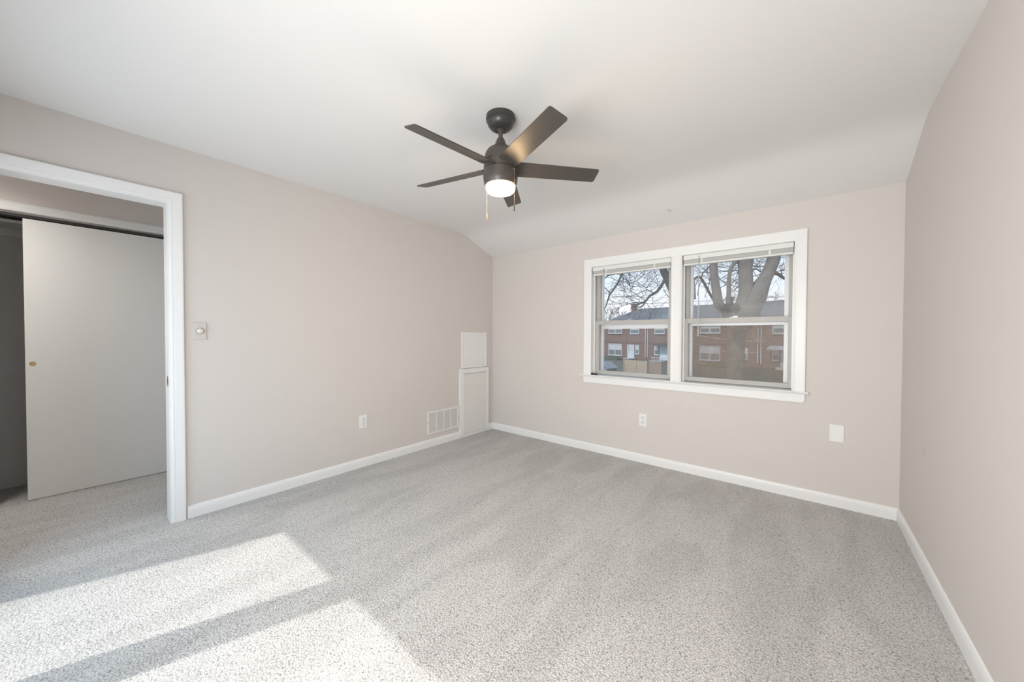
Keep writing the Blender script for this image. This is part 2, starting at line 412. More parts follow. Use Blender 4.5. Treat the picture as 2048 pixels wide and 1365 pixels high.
m.box(-TW-.0035, DY0, DZ-.016, .0035, DY1, DZ+.0005)
m.build('jamb', M['trim'], door)
m = MB(); m.box(-.047, DY1-.0185, .868, -.012, DY1-.0155, .935, .001); m.box(-.012, DY1-.0185, .884, .000, DY1-.012, .920, .001)
sp = m.build('strike_plate', M['oldbrass'], door); sp['label'] = 'worn brass strike plate'
m = MB(); m.box(-.037, DY1-.0192, .887, -.020, DY1-.0183, .916)
m.build('latch_hole', M['dark_gap'], sp)

# ------------------------------------------------------------------ hall and its closet
HX = -4.27
m = MB()
m.box(HX-.09, .55, 0, HX, 1.30, 2.48); m.box(HX-.09, -1.2, 0, HX, -.40, 2.48); m.box(HX-.09, -.40, 2.075, HX, .55, 2.48)  # hall wall extended out of view, added to keep the closet interior dark
struct('wall_hall', m, M['wall'])
struct('wall_hall_end', MB().box(HX-.09, 1.15, 0, LX-TW, 1.27, 2.48), M['wall'])
struct('wall_hall_front', MB().box(-4.9, -1.32, 0, LX-TW, -1.20, 2.48), M['wall'])
struct('floor_hall', MB().box(-4.80, -1.22, -.06, LX-.04, FY-.02, -.0005), M['carpet'])
struct('ceiling_hall', MB().box(-4.9, -1.3, CZ, LX-.06, 1.3, 2.5), M['ceiling'])
m = MB(); m.box(-4.86, -1.1, 0, -4.77, .66, 2.48); m.box(-4.80, .55, 0, HX-.08, .66, 2.48); m.box(-4.80, -1.1, 0, HX-.08, -1.0, 2.48)
struct('wall_closet', m, M['closet_paint'])
tr = struct_root('trim_1', (HX, 0, 2.055))
m = MB(); m.prism([(0, 0), (.016, 0), (.019, .012), (.019, .052), (.012, .064), (0, .066)], -1.06, .61, lambda p, q, t: (p, t, q))
m.box(-.09, -.40, .006, .002, .55, .02)
m.build('head_casing', M['trim'], tr)
m = MB(); m.box(-.075, -.40, -.012, -.004, .55, .006); m.build('door_track', M['chrome'], tr)
m = MB(); m.box(-.070, -.40, -.030, -.010, .55, -.012); m.build('track_groove', M['dark_gap'], tr)
cd_ = thing('closet_door', 'tall plain grey-white sliding closet door in the hall, seen through the doorway', 'door', (HX-.012, .145, 0))
MB().box(-.034, -.385, .003, 0, .385, 2.018, .002).build('panel', M['closet_door'], cd_)
m = MB(); m.lathe([(.0155, 0), (.0155, .0015), (.011, .002), (.010, -.001), (.0045, -.0015), (.004, .0015), (.001, .0016)], n=24)
fp_ = m.build('finger_pull', M['brass'], cd_, smooth=True, loc=(.0005, -.353, .985)); fp_.rotation_euler = (0, PI/2, 0); fp_['label'] = 'round brass finger pull'
cs = thing('closet_shelf', 'plain shelf across the back of the dark hall closet, left of the sliding door', 'shelf', (-4.62, -.22, 2.01))
MB().box(-.149, -.775, 0, .15, .765, .02).build('board', M['closet_door'], cs)
MB().box(-.149, -.775, -.06, -.130, .765, 0).build('cleat', M['closet_door'], cs)

hl = thing('hall_fill_light', 'unseen fill lamp added overhead in the hall beyond the doorway', 'fill light', (-3.72, -.70, CZ))  # lamp added out of sight to brighten the hall and closet door
MB().lathe([(.17, 0), (.17, -.075), (.150, -.075), (.146, -.015)], n=40, caps=False).build('ring', M['white'], hl, smooth=True)  # deep ring shaped to keep the fill off the wall above the closet
MB().lathe([(.148, -.012), (.10, -.014), (.002, -.015)], n=40, caps=False).build('diffuser', M['hall_fill'], hl, smooth=True)

# ------------------------------------------------------------------ back window
win = struct_root('window_1', (0, BY, 0))
IX = [(-1.703, -.927), (-.836, -.064)]       # the two openings
ZS, ZH = .793, 1.900
m = mitred(MB(), casing_prof(.082), lambda p, q: [(-1.703-p*1.01, -q, ZS), (-1.703-p*1.01, -q, 1.902+p), (-.064+p*.89, -q, 1.902+p), (-.064+p*.89, -q, ZS)])
m.build('casing', M['trim'], win)
m = MB(); m.prism([(0, 0), (0, .008), (.008, .013), (.020, .010), (.071, .010), (.083, .013), (.091, .008), (.091, 0)], ZS, 1.905, lambda p, q, t: (-.927+p, -q, t))
m.build('mullion', M['trim'], win)
m = MB()
for x0, x1 in ((WX0, -1.703), (-.927, -.836), (-.064, WX1)):
    m.box(x0, 0, ZS-.01, x1, WT-.01, WZ1)
m.box(WX0, 0, ZH, WX1, WT-.01, WZ1)
# parting strips
for x0, x1 in IX:
    m.box(x0, .052, ZS, x0+.010, .068, ZH); m.box(x1-.010, .052, ZS, x1, .068, ZH)
m.build('jamb', M['trim'], win)
m = MB(); m.prism([(-.034, .006), (-.038, .012), (-.034, .018), (.0, .018), (.0, 0), (-.030, 0)], -1.820, .026, lambda p, q, t: (t, p, .775+q))
m.box(WX0, -.002, .777, WX1, WT-.02, ZS)
m.build('stool', M['trim'], win)
m = MB(); m.prism([(-1.786, .775), (-1.786, .735), (-1.781, .720), (-1.772, .712), (-.008, .712), (.001, .718), (.007, .735), (.007, .775)], -.016, 0, lambda p, q, t: (p, t, q))
m.build('apron', M['trim'], win)

def sash(x0, x1, z0, z1, y, st, rb, rt, gm, name='sash'):
    m = MB(); d = .028
    m.box(x0, y, z0, x0+st, y+d, z1, .002); m.box(x1-st, y, z0, x1, y+d, z1, .002)
    m.box(x0+st, y, z0, x1-st, y+d, z0+rb, .002); m.box(x0+st, y, z1-rt, x1-st, y+d, z1, .002)
    # glazing bead
    for a, b, c, e in ((x0+st, x0+st+.006, z0+rb, z1-rt), (x1-st-.006, x1-st, z0+rb, z1-rt)):
        m.box(a, y+.006, c, b, y+.02, e)
    o = m.build(name, M['alu'], win)
    MB().box(x0+st-.003, y+.012, z0+rb-.003, x1-st+.003, y+.015, z1-rt+.003).build('pane', gm, o)
    return o
ls1 = sash(-1.700, -.930, .800, 1.352, .070, .040, .036, .042, M['glass'])
us1 = sash(-1.700, -.930, 1.315, 1.898, .102, .038, .036, .040, M['glass'])
ls2 = sash(-.833, -.067, .800, 1.352, .070, .026, .036, .042, M['glass'])
us2 = sash(-.833, -.067, 1.315, 1.898, .102, .025, .036, .040, M['glass'])
for s_, xc in ((ls1, -1.34), (ls2, -.455)):
    m = MB(); m.box(xc-.028, .074, 1.352, xc+.028, .094, 1.356, .001); m.lathe([(.009, 0), (.009, .005), (.005, .008)], (xc, .084, 1.356), 14)
    m.box(xc-.004, .072, 1.359, xc+.030, .080, 1.365, .0015)
    m.build('sash_lock', M['chrome'], s_)
# storm frames outside
for (x0, x1), mid in zip(IX, (.024, .004)):
    m = MB(); y = .150; wl = .051; w = .062
    m.box(x0-.004, y, ZS-.006, x0+wl, y+.045, ZH+.003, .002); m.box(x1-w, y, ZS-.006, x1+.004, y+.045, ZH+.003, .002)
    m.box(x0+wl, y, ZS-.006, x1-w, y+.045, ZS+.028); m.box(x0+wl, y, ZH-.045, x1-w, y+.045, ZH+.003)
    m.box(x0+wl, y+.01, 1.292-mid, x1-w, y+.03, 1.318)
    sf = m.build('storm_frame', M['storm'], win)
    gu, gl2 = (M['glass_dusty'], M['glass_dusty']) if x0 < -1 else (M['glass_film'], M['glass_dirty'])
    MB().box(x0+wl-.004, y+.030, 1.295, x1-w+.004, y+.033, ZH-.04).build('pane', gu, sf)
    pl = MB().box(x0+wl-.004, y+.020, ZS+.024, x1-w+.004, y+.023, 1.295).build('pane', gl2, sf)
    if x0 > -1: pl['label'] = 'dirty brown storm pane'

# blinds, drawn right up
def blind(name, x0, x1, label, wand_x, wand_z):
    t = thing(name, label, 'blind', ((x0+x1)/2, BY+.026, 1.90), group='raised blinds in the back window')
    w = (x1-x0)/2-.006
    m = MB(); m.box(-w, -.020, -.040, w, .022, -.001, .002); m.build('headrail', M['blind'], t)
    m = MB()
    for k in range(13):
        z = -.0418-k*.0024
        m.prism([(-.017, z), (0, z+.0012), (.017, z), (.017, z-.0016), (0, z-.0004), (-.017, z-.0016)], -w+.004, w-.004, lambda p, q, tt: (tt, p, q))
    m.build('slat_stack', M['blind_slat'], t)
    m = MB(); m.box(-w+.002, -.018, -.088, w-.002, .018, -.073, .003); m.build('bottom_rail', M['blind'], t)
    for xx in (-w*.62, w*.62):
        m = MB(); m.box(xx-.009, -.0195, -.076, xx+.009, -.0175, -.040, .0005); m.build('ladder_tape', M['blind_slat'], t)
    wx = wand_x-(x0+x1)/2
    m = MB(); m.tube([(wx, -.028, -.022), (wx, -.028, wand_z-1.90)], .0038, 6); m.tube([(wx, -.018, -.018), (wx, -.030, -.018), (wx, -.028, -.03)], .002, 6)
    m.tube([(wx, -.028, wand_z-1.90), (wx, -.028, wand_z-1.90-.05)], .005, 8)
    m.build('wand', M['clear'], t)
    return t
blind('window_blind', IX[0][0], IX[0][1], 'white mini blind raised to the top of the left window, by the room corner', -1.575, 1.21)
blind('window_blind', IX[1][0], IX[1][1], 'white mini blind raised to the top of the right window, over the dirty panes', -.705, 1.245)

m = MB(); m.box(-.034, -.010, 0, .034, .010, .014, .004); m.box(-.012, -.013, .003, .030, -.008, .017, .002); m.box(-.032, -.006, .012, -.006, .008, .019, .002)
tag(m.build('window_latch', M['black'], None, loc=(-1.668, BY+.000, ZS+.0002)), 'small black plastic latch piece lying on the left end of the window sill', 'latch')

# ------------------------------------------------------------------ front window, behind the camera
w2 = struct_root('window_2', (0, FY, 0))
m = MB(); xm = (-2.07)
m.box(FWX0-.07, 0, FWZ0-.07, FWX0, .018, FWZ1+.07); m.box(FWX1, 0, FWZ0-.07, FWX1+.07, .018, FWZ1+.07)
m.box(FWX0, 0, FWZ1, FWX1, .018, FWZ1+.07); m.box(FWX0, 0, FWZ0-.07, FWX1, .018, FWZ0)
m.build('casing', M['trim'], w2)
PX = [(-2.884, -2.225), (-2.040, -1.290)]
m = MB(); y0, y1 = -.09, -.05
m.box(FWX0, y0, FWZ0, PX[0][0], y1, FWZ1); m.box(PX[0][1], y0, FWZ0, PX[1][0], y1, FWZ1); m.box(PX[1][1], y0, FWZ0, FWX1, y1, FWZ1)
m.box(FWX0, y0, FWZ0, FWX1, y1, FWZ0+.04); m.box(FWX0, y0, 1.866, FWX1, y1, FWZ1)
m.build('frame', M['trim'], w2)
for a, b in PX:
    MB().box(a, -.072, FWZ0+.035, b, -.068, 1.872).build('pane', M['glass_clear'], w2)

w3 = struct_root('added_fill_window', (0, FY, 0))  # made-up window and closed blind, unseen, framing the added fill light
m = MB()
m.box(BWX0-.07, 0, BWZ0-.07, BWX0, .018, BWZ1+.07); m.box(BWX1, 0, BWZ0-.07, BWX1+.07, .018, BWZ1+.07)
m.box(BWX0, 0, BWZ1, BWX1, .018, BWZ1+.07); m.box(BWX0, 0, BWZ0-.07, BWX1, .018, BWZ0)
m.build('casing', M['trim'], w3)
m = MB()
for k in range(48):
    z = BWZ0+.01+k*(BWZ1-BWZ0-.02)/48
    m.prism([(-.030, z), (-.026, z+.026), (-.0275, z+.026), (-.0315, z)], BWX0+.005, BWX1-.005, lambda p, q, t: (t, p, q))
m.build('fill_blind', M['blind'], w3)
MB().box(BWX0, -.15, BWZ0, BWX1, -.146, BWZ1).build('pane', M['glass_clear'], w3)

# ------------------------------------------------------------------ wall fittings
def rot_wall(o, side):
    """fittings are modelled facing -y (towards the room from the back wall); turn them for the left wall"""
    o.rotation_euler = (0, 0, PI/2) if side == 'left' else (0, 0, 0)
# dimmer by the door
t = thing('dimmer_switch', 'greige wall plate with a round dimmer knob beside the doorway', 'switch', (LX, .511, 1.221)); rot_wall(t, 'left')
MB().box(-.035, -.006, -.057, .035, 0, .057, .0025).build('plate', M['plate'], t)
m = MB(); m.lathe([(.0185, 0), (.0185, .003), (.0165, .003), (.0155, .014), (.012, .016), (.001, .0162)], n=28)
k = m.build('knob', M['knob'], t, smooth=True, loc=(0, -.006, 0)); k.rotation_euler = (PI/2, 0, 0); k['label'] = 'round ivory knob'
m = MB(); m.lathe([(.0205, 0), (.0205, .002), (.0185, .002), (.0185, 0)], n=28, caps=False)  # shadow gap round the knob, painted as a dark ring
k2 = m.build('gap_shade_and_screw', M['gap_shade_and_screw'], t, smooth=True, loc=(0, -.006, 0)); k2.rotation_euler = (PI/2, 0, 0)

def outlet(label, loc, side):
    t = thing('wall_outlet', label, 'outlet', loc, group='wall outlets'); rot_wall(t, side)
    MB().box(-.0365, -.006, -.0595, .0365, 0, .0595, .002).build('plate', M['white'], t)
    for z in (.0215, -.0215):
        r = MB().box(-.0165, -.0085, z-.0165, .0165, -.005, z+.0165, .003).build('receptacle', M['white'], t)
        m = MB(); m.box(-.0085, -.0090, z-.003, -.0050, -.0082, z+.008); m.box(.0045, -.0090, z-.002, .0080, -.0082, z+.008)
        m.lathe([(.0030, 0), (.0030, .0006)], (0, 0, 0), 12)
        for v in m.bm.verts:
            if abs(v.co.y) < .005 and abs(v.co.x) < .005 and abs(v.co.z) < .002:
                v.co = Vector((v.co.x, -.0084-v.co.z, z-.0095+v.co.y))
        m.build('slots', M['shadow_slot'], r)
    sc_ = MB().lathe([(.0030, 0), (.0030, .001)], n=10).build('screw', M['chrome'], t, loc=(0, -.006, 0)); sc_.rotation_euler = (PI/2, 0, 0)
    return t
outlet('white duplex outlet low on the left wall, left of the floor vent', (LX, 1.635, .412), 'left')
outlet('white duplex outlet on the back wall below the window', (-1.167, BY, .404), 'back')
t = thing('blank_plate', 'square blank white cover plate on the back wall, right of the window', 'wall plate', (.183, BY, .517))
MB().box(-.038, -.006, -.060, .038, 0, .060, .0025).build('plate', M['trim'], t)
for z in (.030, -.030):
    s_ = MB().lathe([(.0025, 0), (.0025, .0008)], n=10).build('screw', M['trim'], t, loc=(0, -.006, z)); s_.rotation_euler = (PI/2, 0, 0)

# return-air grille
t = thing('air_vent', 'white slotted air return grille low on the left wall near the corner', 'vent', (LX, 2.568, .256)); rot_wall(t, 'left')
w, h = .222, .124
m = MB(); f = .024
m.box(-w, -.009, -h, w, 0, -h+f, .002); m.box(-w, -.009, h-f, w, 0, h, .002); m.box(-w, -.009, -h+f, -w+f, 0, h-f, .002); m.box(w-f, -.009, -h+f, w, 0, h-f, .002)
for k in range(1, 4):
    xx = -w+f+(2*w-2*f)*k/4
    m.box(xx-.006, -.007, -h+f, xx+.006, -.001, h-f)
m.build('frame', M['vent'], t)
m = MB(); N_ = 17
for k in range(N_):
    z = -h+f+(2*h-2*f)*(k+.5)/N_
    m.prism([(-.0065, z-.0042), (-.0060, z-.0046), (-.001, z+.0022), (-.0016, z+.0028)], -w+f, w-f, lambda p, q, tt: (tt, p, q))
m.build('louvers', M['vent'], t)
MB().box(-w+f-.004, -.0008, -h+f-.004, w-f+.004, -.0002, h-f+.004).build('duct_opening', M['duct'], t)
for sx in (-1, 1):
    s_ = MB().lathe([(.0055, 0), (.0045, .0018), (.001, .0022)], n=12).build('screw', M['gap_shade_and_screw'], t, loc=(sx*(w-.011), -.009, 0)); s_.rotation_euler = (PI/2, 0, 0)

# upper access panel
t = thing('access_panel', 'small framed white access panel on the left wall, above the taller one', 'access panel', (LX, 3.041, 1.018)); rot_wall(t, 'left')
w, z0, z1 = .212, -.210, .214
m = MB(); f = .030
m.box(-w, -.012, z0, w, 0, z0+f, .003); m.box(-w, -.012, z1-f, w, 0, z1, .003); m.box(-w, -.012, z0+f, -w+f, 0, z1-f, .003); m.box(w-f, -.012, z0+f, w, 0, z1-f, .003)
m.build('frame', M['trim'], t)
m = MB(); m.box(-w+f, -.007, z0+f, w-f, -.001, z1-f); m.box(-w+f+.012, -.0085, z0+f+.012, w-f-.012, -.006, z1-f-.012, .001)
m.build('panel', M['trim'], t)
# lower access door
t = thing('access_door', 'tall white access door reaching the floor in the left wall corner', 'access door', (LX, 3.038, .0)); rot_wall(t, 'left')
w, z1 = .241, .803
m = MB()
m.box(-w, -.021, .030, -w+.062, 0, z1, .0015); m.box(w-.040, -.021, .030, w, 0, z1, .0015); m.box(-w+.062, -.021, z1-.058, w-.040, 0, z1, .0015)
m.build('frame', M['trim'], t)
MB().box(-w+.064, -.016, .032, w-.042, -.001, z1-.062, .001).build('panel', M['panel'], t)
m = MB(); m.box(-w+.0, -.014, .0, w, -.001, .030, .002); m.build('threshold', M['trim'], t)

# ceiling hook
m = MB(); pts = [(0, 0, 0), (0, 0, -.012)] + [(.011-.011*math.cos(a), 0, -.012-.011*math.sin(a)) for a in [i*PI/8 for i in range(1, 10)]]
m.tube(pts, .0022, 8); m.lathe([(.007, 0), (.007, -.002), (.003, -.004)], n=14)
tag(m.build('ceiling_hook', M['hook'], None, smooth=True, loc=(-.915, 2.62, CZ)), 'small painted hook in the ceiling above the window', 'hook')
bpy.data.objects['ceiling_hook'].location = (-.90, 3.165, 2.263)

# ------------------------------------------------------------------ ceiling fan
FX, FYY = -1.293, 1.4725
fan = thing('ceiling_fan', 'black five-blade ceiling fan with a lit round globe and two pull chains', 'ceiling fan', (FX, FYY, CZ))
dz = lambda z: z-CZ
m = MB(); m.lathe([(.079, 0), (.080, dz(2.372)), (.0785, dz(2.363)), (.0745, dz(2.361)), (.073, dz(2.352)), (.067, dz(2.338)), (.056, dz(2.325)), (.042, dz(2.317)), (.030, dz(2.314)), (.027, dz(2.318))], n=56)
m.build('canopy', M['fan'], fan, smooth=True)
m = MB(); m.lathe([(.0235, dz(2.330)), (.0215, dz(2.316)), (.0125, dz(2.309)), (.0120, dz(2.305)), (.0120, dz(2.262))], n=28)
m.build('downrod', M['bronze'], fan, smooth=True)
m = MB(); m.lathe([(.013, dz(2.270)), (.020, dz(2.267)), (.026, dz(2.253)), (.033, dz(2.230)), (.035, dz(2.225)), (.055, dz(2.216)), (.072, dz(2.203)), (.083, dz(2.185)), (.088, dz(2.165)), (.0895, dz(2.142)), (.0875, dz(2.140)),
                  (.0875, dz(2.136)), (.0915, dz(2.134)), (.0925, dz(2.098)), (.088, dz(2.096)), (.080, dz(2.0955))], n=64)
m.build('motor_housing', M['bronze'], fan, smooth=True)
m = MB(); m.lathe([(.088, dz(2.0952)), (.0935, dz(2.093)), (.0938, dz(2.060)), (.0925, dz(2.040)), (.088, dz(2.022)), (.083, dz(2.013)), (.080, dz(2.012)), (.078, dz(2.018))], n=64)
m.build('light_kit', M['bronze'], fan, smooth=True)
m = MB(); m.lathe([(.077, dz(2.024)), (.0795, dz(2.012)), (.0795, dz(1.999)), (.077, dz(1.989)), (.069, dz(1.981)), (.052, dz(1.977)), (.030, dz(1.9755)), (.002, dz(1.975))], n=56)
gl_ = m.build('globe', M['globe'], fan, smooth=True); gl_['label'] = 'glowing frosted globe'

def blade_mesh():
    m = MB(); r0, r1, hw0, hw, th, cr = .086, .551, .053, .0490, .0028, .012
    out = [(r0, -hw0)]
    for cx_, cy_, a0 in ((r1-cr, -hw+cr, -PI/2), (r1-cr, hw-cr, 0)):
        for i in range(6): out.append((cx_+cr*math.cos(a0+i*PI/10), cy_+cr*math.sin(a0+i*PI/10)))
    out.append((r0, hw0))
    m.prism(out, -th, th, lambda p, q, t: (p, q, t))
    # blade iron
    m.box(.070, -.030, -.001, .135, .030, .007, .002)
    return m
first = None
for k in range(5):
    a = -1.659-k*2*PI/5
    if first is None:
        first = blade_mesh().build('blade', M['blade'], fan); b = first
    else:
        b = first.copy(); COL.objects.link(b); b.parent = fan
    b.location = (0, 0, dz(2.111))
    b.rotation_mode = 'XYZ'
    b.matrix_basis = Matrix.Translation((0, 0, dz(2.111))) @ Matrix.Rotation(a, 4, 'Z') @ Matrix.Rotation(-.282, 4, 'X')
# pull chains
def chain(x, y, z0, z1, zp, wide, cm, pm):
    m = MB(); n = max(2, int((z0-z1)/.006))
    m.tube([(x, y, dz(z0)), (x, y, dz(z1))], .0005, 5)
    for i in range(n):
        m.lathe([(.0002, -.0018), (.0011, -.0008), (.0011, .0008), (.0002, .0018)], (x, y, dz(z0+(z1-z0)*i/n)), 5)
    a = math.atan2(y, x)
    m.tube([(.085*math.cos(a), .085*math.sin(a), dz(z0)+.002), (x, y, dz(z0)+.002)], .0028, 8)
    c = m.build('pull_chain', cm, fan)
    m = MB(); m.lathe([(.0008, 0), (.0022, -.002), (wide*.6, -.007), (wide, -.012), (wide, dz(zp)-dz(z1)+.002), (wide*.7, dz(zp)-dz(z1))], (x, y, dz(z1)), 12)
    m.build('pendant', pm, c, smooth=True)
    return c
chain(-.099, -.004, 2.082, 1.885, 1.846, .0035, M['copper'], M['copper'])
chain(.0985, -.0015, 2.078, 1.895, 1.856, .0032, M['copper'], M['fan'])

# ================================================================== OUTSIDE
# ground: lawn falling away from the rowhouses
m = MB()
ys = [(3.75, -3.05), (12, -3.1), (30, -3.25), (42, -3.2), (48, -2.6), (54, -2.42), (130, -2.2)]
for (a, za), (b, zb) in zip(ys[:-1], ys[1:]):
    V = [m.bm.verts.new(v) for v in ((-110, a, za), (70, a, za), (70, b, zb), (-110, b, zb))]; m.bm.faces.new(V)
gr = m.build('ground', M['grass']); tag(gr, 'brown winter lawn between the houses', 'lawn', kind='structure')

# row of brick houses
P0 = Vector((-20.623, 54.205, 0)); HROT = -math.radians(11.8)
UU = Vector((math.cos(HROT), math.sin(HROT), 0))
UW = 7.17
def house_window(root, x0, x1, z0, z1, double, blindtop=True):
    f = .11; m = MB()
    m.box(x0, -.07, z0, x1, .02, z0+f); m.box(x0, -.07, z1-f, x1, .02, z1); m.box(x0, -.07, z0+f, x0+f, .02, z1-f); m.box(x1-f, -.07, z0+f, x1, .02, z1-f)
    zm = (z0+z1)/2
    spans = [(x0+f, x1-f)]
    if double:
        xm_ = (x0+x1)/2; m.box(xm_-.08, -.07, z0+f, xm_+.08, .02, z1-f); spans = [(x0+f, xm_-.08), (xm_+.08, x1-f)]
    for a, b in spans: m.box(a, -.055, zm-.03, b, -.01, zm+.03)
    m.box(x0-.06, -.12, z0-.07, x1+.06, .02, z0)
    o = m.build('window', M['vinyl'], root)
    for a, b in spans:
        MB().box(a-.01, -.03, z0+f-.01, b+.01, .01, zm).build('pane', M['house_glass'], o)
        MB().box(a-.01, -.03, zm, b+.01, .01, z1-f+.01).build('pane', M['curtain'] if blindtop else M['house_glass'], o)
    return o
def house(u0, label, mirror, brick, ext=0.0):
    base = P0+UU*u0
    r = thing('row_house', label, 'house', (base.x, base.y, 0), HROT, group='brick row houses across the lawn')
    X = (lambda a, b: (UW-b, UW-a)) if mirror else (lambda a, b: (a, b))
    MB().box(-ext, 0, -2.6, UW, 8.5, 3.0).build('wall', brick, r)
    # slight upper band between the storeys
    MB().box(-ext, -.03, .02, UW, .01, .14).build('belt_course', M['band'], r)
    m = MB(); m.prism([(-.35, 2.92), (-.35, 3.04), (4.25, 5.58), (8.85, 3.04), (8.85, 2.92)], -.02, UW+.02, lambda p, q, t: (t, p, q))
    if ext:          # hipped end of the row
        for v in m.bm.verts:
            if v.co.x < 0: v.co.x = 3.1 if v.co.z > 5 else -ext-.3
    m.build('roof', M['shingle'], r)
    m = MB(); m.box(-ext, -.42, 2.86, UW, -.33, 2.98); m.build('gutter', M['vinyl'], r)
    a, b = X(.42, 2.93); house_window(r, a, b, 1.52, 2.78, True); 
    a, b = X(.42, 2.93); house_window(r, a, b, -2.0, -.14, True)
    a, b = X(4.40, 5.95); house_window(r, a, b, 1.45, 2.70, False)
    a, b = X(5.28, 5.95); house_window(r, a, b, -1.62, -.25, False)
    a, b = X(3.98, 5.05)
    m = MB(); m.box(a-.08, -.06, -2.3, a, .02, -.22); m.box(b, -.06, -2.3, b+.08, .02, -.22); m.box(a-.08, -.06, -.3, b+.08, .02, -.2); m.box(a, -.04, -2.3, b, .02, -.3)
    dr = m.build('door', M['storm_door'], r)
    MB().box(a+.16, -.05, -1.25, b-.16, -.03, -.45).build('pane', M['curtain'], dr)
    m = MB(); m.box(a-.3, -1.0, -2.7, b+.3, 0, -2.32); m.box(a-.1, -1.4, -2.8, b+.1, -1.0, -2.52); m.build('steps', M['concrete'], r)
    a, b = X(6.96, 7.06)
    m = MB(); m.box(a, -.12, -2.05, b, -.01, 2.9); m.build('downspout', M['vinyl'], r)
    return r
h1 = house(-4.63, 'brick row house in the left window, paired white windows left of its pale door', False, M['brick'], 1.0)
m = MB(); m.box(2.2, 3.6, 4.9, 2.75, 4.6, 6.35); m.box(2.12, 3.55, 6.25, 2.83, 4.65, 6.4); m.build('chimney', M['chimney'], h1)
h2 = house(-4.63+UW+.02, 'brick row house half behind the window mullion, with a pale hipped roof', True, M['brick2'])
m = MB(); m.poly([(.05, -.6, 3.0), (7.1, -.6, 3.0), (3.6, 3.3, 5.45), (.05, 4.0, 3.0), (7.1, 4.0, 3.0)], [(0, 1, 2), (0, 2, 3), (1, 4, 2), (0, 3, 4, 1), (3, 2, 4)])
fr_ = m.build('front_roof', M['shingle_light'], h2); fr_['label'] = 'paler hipped front roof'
m = MB(); m.box(1.5, -1.0, -.18, 3.5, 0, -.08); m.box(1.5, -1.0, -.28, 3.5, -.96, -.08); m.build('awning', M['awning_dark'], h2)
m = MB()
for k in range(9): m.box(1.6+k*.22, -1.42, -2.6, 1.64+k*.22, -1.38, -1.9)
m.box(1.5, -1.44, -1.95, 3.6, -1.36, -1.87); m.build('railing', M['vinyl'], h2)
MB().box(1.4, -1.5, -3.0, 3.7, -.0, -2.5).build('porch', M['porch'], h2)
h3 = house(-4.63+2*(UW+.02), 'brick row house behind the big tree trunk, paired white windows left of it', False, M['brick2'])
m = MB(); m.box(2.2, 3.6, 4.9, 2.75, 4.6, 6.35); m.box(2.12, 3.55, 6.25, 2.83, 4.65, 6.4); m.build('chimney', M['chimney'], h3)
h4 = house(-4.63+3*(UW+.02), 'rightmost brick row house, with a pale awning over its door', True, M['brick'])
m = MB(); m.prism([(-1.15, -.40), (-1.15, -.18), (0, .08), (0, -.02)], 1.0, 3.3, lambda p, q, t: (t, p, q)); m.build('awning', M['awning'], h4)

# shed and tan fence
t = thing('garden_shed', 'small gabled grey shed at the lower left corner of the left window', 'shed', (-16.45, 36.0, -3.2), math.radians(-12))
m = MB(); m.prism([(-1.0, 0), (1.0, 0), (1.0, 1.05), (0, 1.68), (-1.0, 1.05)], -1.2, 1.0, lambda p, q, t: (p, t, q)); m.build('wall', M['shed_wall'], t)
m = MB(); m.prism([(-1.15, .98), (-1.15, 1.06), (0, 1.78), (1.15, 1.06), (1.15, .98), (0, 1.68)], -1.35, 1.15, lambda p, q, t: (p, t, q)); m.build('roof', M['shed_roof'], t); t.scale = (.78, .78, .90)
for xa, xb in ((.80, .94), (-.94, -.80)):
    MB().box(xa, -1.24, 0, xb, -1.19, 1.06).build('corner_board', M['vinyl'], t)
MB().box(-.42, -1.23, .02, .42, -1.19, 1.0).build('door', M['shed_wall'], t)
t = thing('board_fence', 'tan solid board fence section behind the lower part of the left window', 'fence', (-14.12, 38.2, -3.3), math.radians(-11.8))
m = MB()
for k in range(17): m.box(-1.36+k*.155, -.02, 0, -1.36+k*.155+.150, .02, 1.80)
m.build('boards', M['fence'], t)
for xx in (-1.40, 0.05, 1.30):
    MB().box(xx, -.07, -.1, xx+.12, -.02, 1.86).build('post', M['fence'], t)
t = thing('low_wall', 'low pinkish-tan brick wall to the right of the board fence', 'wall', (-12.25, 39.0, -3.3), math.radians(-11.8))
m = MB(); m.box(-.65, -.12, 0, .75, .12, 1.72); m.build('wall', brick_mat('tan_brick', (.33, .23, .17), (.28, .19, .14), (.36, .30, .25)), t)
MB().box(-.70, -.16, 1.72, .80, .16, 1.79).build('coping', M['concrete'], t)

# winter shrubs along the house fronts
def shrub(name, c, sx, sy, sz, label, n=240, group='shrubs in front of the row houses'):
    rnd = random.Random(int(abs(c[0]*31+c[1])*10))
    m = MB(); r = bmesh.ops.create_icosphere(m.bm, subdivisions=3, radius=1)
    for v in r['verts']:
        k = 1+.28*(rnd.random()-.5)+.12*math.sin(v.co.x*7+v.co.y*5)
        v.co = Vector((v.co.x*sx*k, v.co.y*sy*k, max(-.15, v.co.z*k)*sz))
    for i in range(n):
        a = rnd.uniform(0, 2*PI); e = rnd.uniform(.05, 1.3)
        d = Vector((math.cos(a)*math.cos(e)*sx, math.sin(a)*math.cos(e)*sy, math.sin(e)*sz))
        m.tube([d*.85, d*rnd.uniform(1.05, 1.3)], [.025, .006], 3, caps=False)
    return tag(m.build(name, M['hedge'], None, loc=c), label, 'shrub', group)
shrub('shrub', (-23.2, 51.4, -2.62), 2.2, .9, .75, 'dark winter shrub under the paired windows of the left row house')
shrub('shrub', (-19.0, 50.2, -2.75), 1.1, .8, .55, 'small dark shrub below the pale door, behind the board fence')
shrub('shrub', (-7.9, 49.0, -2.65), 2.0, .9, .6, 'dark winter shrub left of the big trunk, below paired windows')

